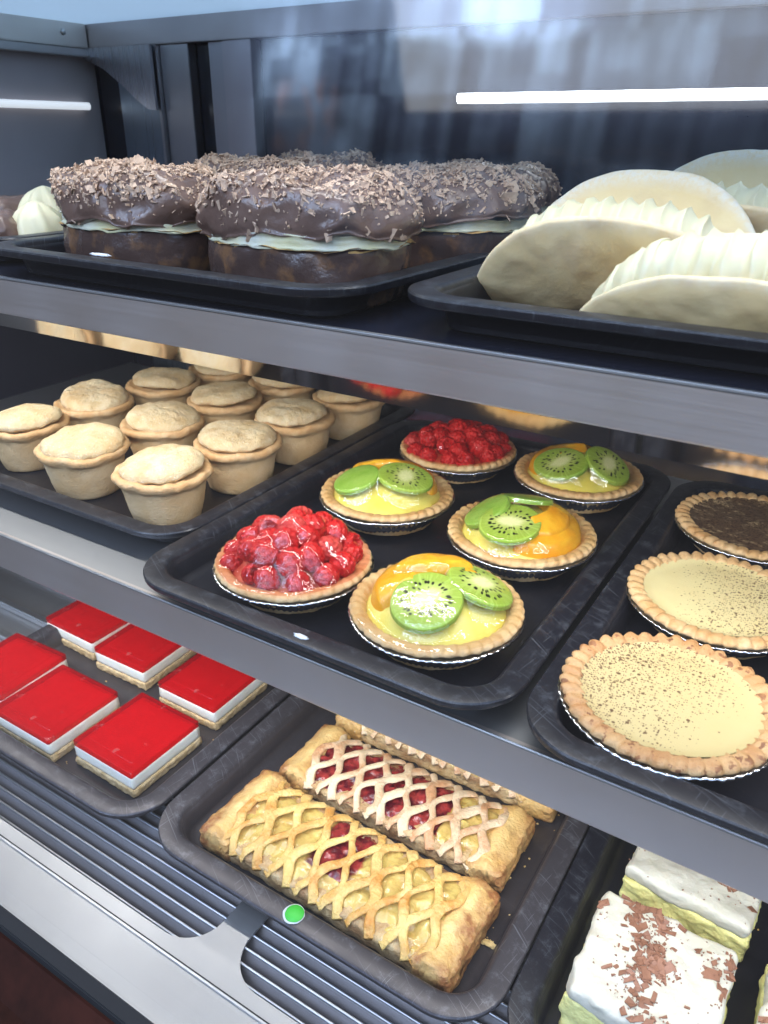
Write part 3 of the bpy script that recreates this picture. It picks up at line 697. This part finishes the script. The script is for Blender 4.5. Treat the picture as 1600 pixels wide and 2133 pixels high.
def mango(root, a0, a1, r0, r1, th, z0, hh, s):
    V = []; Fc = []; n, k = 56, 26
    for i in range(n+1):
        f = i/n; ea = min(1, min(f, 1-f)/.10)
        for j in range(k+1):
            g = j/k; eb = min(1, min(g, 1-g)/.16); e_ = (1-(1-min(ea, eb))**2)**.5
            rc_ = .55+.45*math.sin(PI*f)**.5; mid = (r0+r1)/2; rr = mid+(r0-mid+(r1-r0)*g)*rc_ ; a = a0+(a1-a0)*f+.05*math.sin(g*5)
            px, py = rr*math.cos(a), rr*math.sin(a)
            V.append(Vector((px, py, dome_h(px, py, .0425, z0, hh)-.0025+(th+.0025)*e_+.0010*nz((px, py, 0), 70, s))))
    for i in range(n):
        for j in range(k): q = i*(k+1)+j; Fc.append((q, q+k+1, q+k+2, q+1))
    return mesh('mango_slice', V, Fc, mango_m, root)
def kiwi_tart(label, x, y, s, kiwis, mangos, hh=.017):
    root = tart_base(label, x, y, s); Z0 = .0205
    dome(root, .0425, Z0, hh, custard_m, s)
    for k, (a0, a1, ra, rb, th) in enumerate(mangos): mango(root, R(a0), R(a1), ra, rb, th, Z0, hh, s+k)
    for k, (u_, v_, R0, rz, lean, und) in enumerate(kiwis):
        c = at(u_, v_, HM-.0400); px, py = (c.x-x)/TS, (c.y-y)/TS; R0 = R0/TS*1.03; rr = math.hypot(px, py)+1e-6
        pz = dome_h(px, py, .046, Z0, hh)+.0050+k*.0006
        nrm = Vector((px/rr*lean, py/rr*lean, 1))
        kiwi_slice(root, px, py, pz, nrm, R0, rz, s+k*2, und)
    make_glaze(root, .0508, glaze_clear, .0006, 8)
    return root
rasp_tart('raspberry tart piled with bright red berries at the near left corner of its tray', -.3230, .3945, 3, .022)
rasp_tart('darker raspberry tart at the back of the tray beneath the upper shelf edge', -.3240, .6640, 8, .016)
kiwi_tart('nearest kiwi tart with two kiwi rounds and a large mango cap along its back', -.2030, .3950, 5,
          [(888, 1262, .0232, .9, .30, False), (1003, 1226, .0225, 2.2, .42, False)], [(30, 240, .008, .0420, .0085), (58, 205, .002, .0320, .0118)])
kiwi_tart('kiwi tart behind the nearest one with mango covering its right side', -.1975, .5270, 6,
          [(1012, 1068, .0200, .3, .65, True), (1095, 1052, .0205, .3, .35, True), (1062, 1102, .0232, .2, .18, False)], [(-75, 85, .016, .0420, .0070), (-60, 30, .015, .0350, .0095)])
kiwi_tart('kiwi tart behind the near raspberry tart, one slice shown uncut side up', -.3270, .5330, 7,
          [(742, 1003, .0200, 1.1, .40, True), (845, 1008, .0225, .5, .22, False)], [(10, 185, .010, .0420, .0085)])
kiwi_tart('kiwi tart at the back right of its tray near the custard tarts', -.1995, .6660, 9,
          [(1167, 972, .0232, 1.4, .30, False), (1266, 975, .0215, .4, .55, False)], [(85, 240, .010, .0420, .0075)])
def custard_tart(label, x, y, s, mat, cm=crust_m):
    rr = .0565; root = tart_base(label, x, y, s, rr, .0195, cm, 40, .0013, .0011, 'speckled custard tarts on the middle shelf', .0105, 1.045)
    r0 = rr-.0085; V = [Vector((0, 0, .0222))]; Fc = []; nr, na = 14, 90
    for i in range(1, nr+1):
        for j in range(na):
            r = r0*i/nr; a = 2*PI*j/na; V.append(Vector((r*math.cos(a), r*math.sin(a), .0222+.0016*max(0, (i/nr-.86)/.14)**2+.0003*nz((r*math.cos(a), r*math.sin(a), 0), 50, s))))
    for j in range(na): Fc.append((0, 1+j, 1+(j+1) % na))
    for i in range(nr-1):
        for j in range(na): k = 1+i*na; Fc.append((k+j, k+na+j, k+na+(j+1) % na, k+(j+1) % na))
    mesh('custard', V, Fc, mat, root); return root
custard_tart('nearest custard tart with a browned rim and dark specks on its left half', -.0475, .3870, 11, speckled('speckled_custard_left', (-.8, .35), -.25, 1.15), crust_spot)
custard_tart('custard tart in the middle row, smooth on the left and speckled on the right', -.0450, .5140, 12, speckled('speckled_custard_right', (.9, .15), -.35, 1.2, (.72, .61, .31), (.70, .56, .25)))
custard_tart('custard tart at the back, blackened with heavy chocolate dusting', -.0430, .6470, 13, speckled('dusted_custard', (.2, -.1), .85, 1.15, (.66, .5, .28), (.6, .42, .2), (.050, .020, .012), 1.0, .88), crust_m)
custard_tart('custard tart whose foil edge just shows at the right side of the photo', .0730, .4480, 14, speckled('speckled_custard_plain', (.5, .5), .1, .4))

# ------------------------------------------------------------------ red jelly slices
def jelly(label, x, y, s, w=.079, d=.080, rz=0):
    root = thing('jelly_slice', label, 'cake slice', (x, y, zB), R(rz), 'red jelly slices on the bottom deck')
    V, Fc = rbox(w*1.005, d*1.005, .0092, .0018, (34, 34, 6), .0011, 240, s); mesh('biscuit_base', V, Fc, biscuit_m, root)
    V, Fc = rbox(w*.985, d*.985, .0136, .0015, (16, 16, 5), .0003, 120, s+1, .0087); mesh('cheesecake_layer', V, Fc, cheese_m, root)
    # jelly with a stepped inset on its top
    hx, hy = w/2*.985, d/2*.985; rows = []; V = []
    for ins, z, r in ((.0006, .0218, .001), (0, .0222, .0015), (0, .0272, .0015), (.0003, .0279, .0015), (.0009, .0282, .0015), (.0088, .0283, .001), (.0091, .0287, .001), (.0095, .0289, .001), (.0120, .0289, .001)):
        L = rrect(hx-ins, hy-ins, max(.0006, r), 4); rows.append(list(range(len(V), len(V)+len(L)))); V += [(a, b_, z+.0002*nz((a, b_, 0), 60, s)) for a, b_ in L]
    Fc = []
    for A, B in zip(rows, rows[1:]):
        for j in range(len(A)): k = (j+1) % len(A); Fc.append((A[j], B[j], B[k], A[k]))
    Fc.append(tuple(rows[0])); Fc.append(tuple(rows[-1]))
    sharp(mesh('jelly_layer', V, Fc, jelly_m, root), 12)
JL = [(-.4830, .3520, 'red jelly slice nearest the rounded front corner of its tray', .078, .082, -1),
      (-.5820, .3400, 'red jelly slice left of the nearest one, seen large at the left side', .084, .082, 0),
      (-.6720, .3520, 'red jelly slice cut off by the left side of the photo', .080, .080, 2),
      (-.6720, .4630, 'small-looking red jelly slice at the back left just below the shelf edge', .080, .078, -1),
      (-.5850, .4560, 'red jelly slice with a crumbled biscuit corner, middle of the back row', .074, .078, 1),
      (-.4820, .4500, 'red jelly slice at the back right beside the tray of lattice pastries', .076, .078, 0)]
for i, (x, y, l, w, d, rz) in enumerate(JL): jelly(l, x, y, i+2, w, d, rz)

# ------------------------------------------------------------------ lattice pastries
def pastry(label, x, y, s, cherry, lm, L=.214, Wd=.074, rz=0, hsc=1, endb=.6):
    root = thing('lattice_pastry', label, 'pastry', (x, y, zB), R(rz), 'fruit lattice pastries on the bottom deck'); rnd = random.Random(s)
    E_ = .031; Li = L-2*E_+.012
    V, Fc = rbox(L-.01, Wd-.002, .0175*hsc, .003, (70, 26, 10), .0016, 120, s)
    br = [max(0, min(1, .35+.8*nz(v, 50, s))) for v in V]
    mesh('pastry_base', V, Fc, flake_m, root, attrs={'brown': br})
    def top(px, py): return (.0165+.0085*(1-abs(2*py/Wd)**3.2))*hsc
    nx, ny = 90, 34; V = []; Fc = []; chv = []
    for i in range(nx+1):
        for j in range(ny+1):
            px = -Li/2+Li*i/nx; py = (-Wd/2+.002)+(Wd-.004)*j/ny
            V.append(Vector((px, py, top(px, py)-.0035+.0032*nz((px, py, 0), 95, s)+.0016*nz((px, py, 4), 230, s)))); chv.append(cherry(px/Li*2, py/Wd*2))
    for i in range(nx):
        for j in range(ny): k = i*(ny+1)+j; Fc.append((k, k+ny+1, k+ny+2, k+1))
    mesh('fruit_filling', V, Fc, filling_m, root, attrs={'cherry': chv})
    # expanded lattice: wavy strips that meet their neighbours in turn
    m_ = MB(); nS = 14; pitch = Li/(nS); brn = []
    per = Wd/1.75
    for i in range(nS+1):
        xc = -Li/2+pitch*i; amp = pitch*.43*(1 if i % 2 else -1)*rnd.uniform(.9, 1.06); wd = rnd.uniform(.0032, .0042); n = 46; k = 10; V = []; Fc = []
        slant = .010
        for q in range(n+1):
            py = -Wd/2-.0008+(Wd+.0016)*q/n; edge = min(1, (Wd/2-abs(py))/.006+.35)
            px = xc+amp*math.cos(2*PI*(py/per)+.3+.35*math.sin(i*2.3))+slant*(py/Wd)*2*.35+.0022*nz((i*.37, py*26, 0), 1, s)+.0010*nz((i*3, py*60, 0), 1, s)
            px = max(-Li/2-.003, min(Li/2+.003, px))
            dx = -amp*2*PI/per*math.sin(2*PI*(py/per)+.3); tn = Vector((dx, 1, 0)).normalized(); sd = Vector((tn.y, -tn.x, 0))
            zc = top(px, py)+.0004 + .0009*nz((i*5, py*70, 2), 1, s)
            if abs(py) > Wd/2-.002: zc -= .0025
            ww = wd*(1+.45*nz((i*7, py*50, 7), 1, s))
            for j in range(k):
                a = 2*PI*j/k; V.append(Vector((px, py, zc))+sd*ww*math.cos(a)+Vector((0, 0, .0016*math.sin(a)))); brn.append(max(0, min(1, .12+1.35*nz((px, py, i*.1), 42, s+3)+.25*math.sin(a))))
        for q in range(n):
            for j in range(k): Fc.append((q*k+j, (q+1)*k+j, (q+1)*k+(j+1) % k, q*k+(j+1) % k))
        Fc.append(tuple(range(k))); Fc.append(tuple(n*k+j for j in range(k)))
        m_.add(V, Fc)
    m_.build('pastry_lattice', lm, root, attrs={'brown': brn})
    for sgn in (-1, 1):
        V, Fc = rbox(E_, Wd+.003, .0220*hsc, .0042, (18, 34, 10), .0016, 70, s+sgn); V = [Vector(v) for v in V]
        # a folded flap: crease along the inner side, flaky outer end
        for v in V:
            f = v.x*sgn/(E_/2)
            v.z += .0022*math.cos(f*3.6)*(1 if v.z > .01 else 0)
            if abs(v.y) > Wd/2-.003 or f > .8:
                v.x += sgn*.0010*math.sin(v.z*2200); v.y += .0007*math.sin(v.z*2600+1)
        br = [max(0, min(1, endb*(max(0, v.x*sgn/(E_/2)-.2)*.9 + max(0, nz(v, 60, s+2))*.9+(.35 if abs(v.y) > Wd/2-.006 else 0)))) for v in V]
        mesh('folded_end', V, Fc, puff_m, root, attrs={'brown': br}, loc=(sgn*(L/2-E_/2), 0, .0006), rot=(0, sgn*R(-3), 0))
    return root
pastry('nearest lattice pastry, golden with yellow apple and a dark cherry patch', -.2460, .3420, 21, lambda a, b_: max(0, 1-((a+.05)/.34)**2)*(.9 if b_ > -.5 else .2), latt_m, .230, .078, -1, 1.02, 1.2)
pastry('middle lattice pastry with dark cherry filling and pinkish strips', -.2430, .4260, 22, lambda a, b_: 1.0 if a < .45 else max(0, 1-(a-.45)*5), latt_pink, .214, .068, 0, .96, .8)
pastry('lattice pastry at the back mostly hidden by the middle shelf', -.2380, .5120, 23, lambda a, b_: .7*(1-abs(b_)*.6), latt_pink, .220, .074, 1, 1, .5)

# ------------------------------------------------------------------ cream slices
def cream_slice(label, x, y, s, w, d, hy, hw, rz=0, flakes=260, tall=0):
    root = thing('cream_slice', label, 'cake slice', (x, y, zB), R(rz), 'cream slices on the bottom deck'); rnd = random.Random(s)
    V, Fc = rbox(w, d, hy+.001, .0025, (36, 36, 16), .0024, 90, s); mesh('sponge_layer', V, Fc, sponge_m, root)
    V, Fc = rbox(w*1.0, d*1.0, hw, .0045, (36, 36, 10), .0028, 48, s+1, hy); V = [Vector(v) for v in V]
    mesh('cream_layer', V, Fc, white_cream, root)
    fl = scatter(V, Fc, flakes, rnd, (.0025, .0090), .8, lambda c, n: max(0, nz(c, 32, s+4)+.22)**1.5+.01, .16, .0007)
    fl2 = scatter(V, Fc, flakes*3, rnd, (.0006, .0016), .75, lambda c, n: max(0, nz(c, 32, s+4)+.35)**1.2+.01, .3, .0004)
    fl.add(fl2.V, fl2.F)
    tag(fl.build('chocolate_flakes', shav_brown, root, smooth=False), kind='stuff')
    return root
cream_slice('large white-topped cream slice with chocolate flakes at the bottom right', -.0200, .3640, 31, .088, .084, .030, .015, -1, 300)
cream_slice('cream slice behind the large one, tucked under the middle shelf edge', -.0130, .4720, 32, .088, .076, .024, .014, -3, 160)
cream_slice('cream slice showing only its yellow side at the right edge of the photo', .0830, .3870, 33, .080, .080, .022, .014, 0, 120)
cream_slice('cream slice peeking in at the bottom right corner of the photo', .0840, .2960+.012, 34, .080, .070, .014, .012, 0, 80)

# ------------------------------------------------------------------ chocolate buns (top shelf)
def choc_bun(label, x, y, s, a=.074, b_=.050, rz=0, flakes=700, cover=.25, h=1.0):
    root = thing('chocolate_bun', label, 'pastry', (x, y, zT), R(rz), 'chocolate covered cream buns on the top shelf'); rnd = random.Random(s)
    sup = lambda ang: (abs(math.cos(ang))**2.6+abs(math.sin(ang))**2.6)**(-1/2.6)
    def sh(V, sx, sy):
        out = []
        for v in V:
            an = math.atan2(v.y, v.x); k = sup(an); out.append(Vector((v.x*k*sx, v.y*k*sy, v.z)))
        return out
    V, Fc = lathe(subcurve([(0, 0), (.78, 0), (.88, .003), (.92, .014), (.93, .028), (.92, .0335), (.89, .035), (0, .035)], 3), 90)
    V = disp(sh(V, a, b_), .0030, 40, s, .001); V = disp(V, .0010, 130, s, .001)
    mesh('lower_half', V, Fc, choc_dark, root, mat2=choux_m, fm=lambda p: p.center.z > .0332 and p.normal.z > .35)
    V, Fc = lathe(subcurve([(0, .033), (.88, .0335), (.935, .0365), (.93, .0410), (.88, .043), (0, .043)], 3), 90)
    V = disp(sh(V, a, b_), .0020, 55, s+1); mesh('cream_filling', V, Fc, cream_grey, root)
    V, Fc = lathe(subcurve([(0, .0415), (.90, .0405), (.985, .0430), (1.02, .0500), (.99, .060), (.88, .0680), (.66, .0725), (.35, .0740), (0, .0745)], 4), 110)
    V = disp(sh(V, a, b_), .0080, 22, s+2); V = disp(V, .0014, 90, s+2)
    V = [Vector((v.x, v.y, .0405+(v.z-.0405)*h)) for v in V]
    mesh('chocolate_top', V, Fc, choc_m, root)
    fl = scatter(V, Fc, flakes, rnd, (.0022, .0062), -.2, lambda c, n: (max(0, (c.z-.045)/.028) if n.z > .05 else .03)*(.25+max(0, nz(c, 30, s+6)+cover))+.012, .75, .0007)
    f2 = scatter(V, Fc, flakes, rnd, (.0009, .0024), -.2, lambda c, n: max(0, (c.z-.043)/.028)*(.3+max(0, nz(c, 30, s+6)+cover))+.02, .8, .0006)
    f3 = scatter(V, Fc, 45, rnd, (.006, .0105), .1, None, .6, .0007); fl.add(f2.V, f2.F); fl.add(f3.V, f3.F)
    tag(fl.build('chocolate_shavings', shav_m, root, smooth=False), kind='stuff')
    return root
choc_bun('chocolate bun at the left end of the front row, thickly covered in shavings', -.4880, .4380, 41, .074, .048, -4, 1500, .55, .95)
choc_bun('large chocolate bun in the middle of the front row with a bare glossy face', -.3290, .4330, 42, .073, .049, 2, 1000, .15, 1.02)
choc_bun('chocolate bun behind and between the two front buns', -.4650, .5560, 43, .074, .052, 6, 1100, .5, 1.05)
choc_bun('chocolate bun standing left of the pale cream-filled shells', -.3020, .5700, 44, .070, .052, -3, 1100, .4, .96)
choc_bun('dark chocolate bun at the back of the tray near the steel uprights', -.5050, .6950, 45, .072, .050, 0, 500, .4, 1.05)
choc_bun('dim chocolate bun at the back right of the chocolate bun tray', -.3400, .7050, 46, .072, .050, 0, 500, .4, .95)
def cream_puff(label, x, y, s, rz, sc=1):
    root = thing('cream_puff', label, 'pastry', (x, y, zT), R(rz), 'chocolate cream puffs at the left of the top shelf')
    V, Fc = rbox(.050*sc, .060*sc, .040*sc, .018*sc, (20, 20, 14), .003, 50, s); V = [Vector((v.x*(1-.3*v.z/.04), v.y, v.z)) for v in V]
    mesh('chocolate_shell', V, Fc, choc_m, root, loc=(-.020*sc, 0, 0))
    V, Fc = lathe(subcurve([(0, 0), (.024*sc, .002), (.028*sc, .012*sc), (.026*sc, .024*sc), (.020*sc, .036*sc), (.010*sc, .045*sc), (0, .049*sc)], 4), 72, lambda r, z, a, i: (r*(1+.09*math.cos(7*a+z*90)), z))
    V = disp(V, .001, 90, s); mesh('cream_swirl', V, Fc, cream_m, root, loc=(.016*sc, 0, .002))
    V, Fc = rbox(.030*sc, .052*sc, .016*sc, .006*sc, (12, 16, 6), .0015, 90, s+2); mesh('choux_base', V, Fc, choux_m, root, loc=(.027*sc, 0, 0))
cream_puff('chocolate and cream puff at the left edge of the top shelf in front', -.6480, .4450, 51, 40, .85)
cream_puff('cream puff just behind the front one, only its pale cream showing', -.7150, .5050, 52, 12)
cream_puff('dark cream puff behind the left chocolate bun', -.7350, .6150, 53, 30, 1.0)
cream_puff('cream puff at the back of the left tray beside the steel upright', -.6500, .6900, 54, 70, 1.05)

# ------------------------------------------------------------------ pale cream-filled shells
def cream_shell(label, x, y, s, L=.150, hf=.046, hb=.066, rz=0, leanf=34, leanb=24, gap=.026, ch=.026):
    root = thing('cream_shell', label, 'pastry', (x, y, zT), R(rz), 'pale folded shells filled with piped cream')
    def leaf(name, hgt, lean, yo, sgn, seed):
        nx, nh = 60, 20; th = .0090; V = []; Fc = []; br = []; sg = []
        for side in (0, 1):
            for i in range(nx+1):
                q = -1+2*i/nx; H_ = hgt*max(.0, 1-abs(q)**2.5)**.62
                for j in range(nh+1):
                    f = j/nh; hh = H_*f
                    t_ = th*(.35+.65*math.sin(PI*min(1, f*.92+.08))**.5)*max(.25, (1-abs(q)**6))
                    bow = .012*math.sin(f*PI/2*1.3)
                    yy = yo + sgn*(math.sin(R(lean))*hh + bow*.7) + (side-.5)*t_
                    zz = math.cos(R(lean))*hh + .0012
                    v = Vector((q*L/2, yy, zz)); v += Vector((0, 1, .6))*(.0011*nz(v, 60, seed)); v.z = max(.0004, v.z); V.append(v)
                    sg.append(max(0, min(1, (f-.86)/.10))*(.8 if sgn > 0 else .3))
                    br.append(max(0, min(1, .5*(1-f)*1.2*(1 if sgn < 0 else .3)-.05+.5*nz(v, 40, seed))))
        N = (nx+1)*(nh+1)
        for sd in (0, 1):
            for i in range(nx):
                for j in range(nh): k = sd*N+i*(nh+1)+j; Fc.append((k, k+nh+1, k+nh+2, k+1))
        for i in range(nx):
            k = i*(nh+1)+nh; Fc.append((k, k+nh+1, N+k+nh+1, N+k)); k = i*(nh+1); Fc.append((k, k+nh+1, N+k+nh+1, N+k))
        for j in range(nh):
            for i in (0, nx): k = i*(nh+1)+j; Fc.append((k, k+1, N+k+1, N+k))
        return mesh(name, V, Fc, shell_m, root, attrs={'brown': br, 'sugar': sg}), V, Fc
    leaf('front_shell', hf, leanf, -.002-gap*.45, -1, s)
    bs, Vb, Fb = leaf('back_shell', hb, leanb, gap*.45, 1, s+1)
    # piped cream with ruffles following the arc
    V = []; Fc = []; n, k = 260, 20
    for i in range(n+1):
        q = -1+2*i/n; hc = ch*max(0, 1-abs(q)**2.6)**.6; endk = max(.12, (1-abs(q)**5))
        ruf = .5+.5*math.sin(q*46+1.8*nz((q*4, 0, 0), 1, s)); ruf = ruf**.55
        for j in range(k):
            a = 2*PI*j/k; up = max(0, math.sin(a)); w = (.0185+.0045*ruf)*endk
            shift = .0022*up*math.sin(q*46+1.5)
            V.append(Vector((q*L/2*.965+shift*.8, w*math.cos(a)-.011, max(.001, hc*.90 + (.0150+.0040*ruf)*endk*math.sin(a)*(1 if math.sin(a) > 0 else 1.6)))))
    for i in range(n):
        for j in range(k): Fc.append((i*k+j, (i+1)*k+j, (i+1)*k+(j+1) % k, i*k+(j+1) % k))
    Fc.append(tuple(range(k))); Fc.append(tuple(n*k+j for j in range(k)))
    V = disp(V, .0009, 110, s); mesh('piped_cream', V, Fc, cream_m, root)
    return root
cream_shell('pale shell with a long ruffle of cream, left one of the front pair', -.1360, .4850, 61, .168, .064, .086, 3, 26, 26, .026, .053)
cream_shell('pale shell with piped cream cut off by the right side of the photo', -.0540, .4200, 62, .162, .044, .056, -2, 24, 22, .022, .045)
cream_shell('pale shell behind the others, its cream showing at the far right', -.0960, .5950, 63, .180, .066, .096, 2, 26, 24, .026, .058)

# ------------------------------------------------------------------ crumbs
rnd = random.Random(9); m_ = MB()
for (u_, v_, n, sp) in ((1140, 1700, 7, .012), (1020, 1960, 8, .006), (1035, 1900, 6, .010), (1110, 1790, 7, .014), (1190, 2010, 3, .01), (1560, 1930, 10, .010), (600, 1640, 5, .008), (330, 1420, 9, .02), (120, 1600, 6, .012), (470, 1540, 6, .010), (1180, 1900, 6, .02)):
    c = at(u_, v_, HB)
    for _ in range(n):
        p = c+Vector((rnd.gauss(0, sp), rnd.gauss(0, sp), .0004)); r = rnd.uniform(.0004, .0011)
        V, Fc = lathe([(0, -r*.4), (r, 0), (r*.6, r*.6), (0, r*.8)], 6); m_.add([v+p for v in disp(V, r*.5, 700, rnd.random()*9)], Fc)
V, Fc = rbox(.010, .0045, .0022, .001, (10, 6, 3), .0011, 400, 3); p = at(1018, 1968, HB); m_.add([Vector(v)+p for v in V], Fc)
tag(m_.build('pastry_crumbs', puff_m, None, smooth=False), 'loose pastry crumbs scattered on the tray floors of the bottom deck', 'crumbs', None, 'stuff')
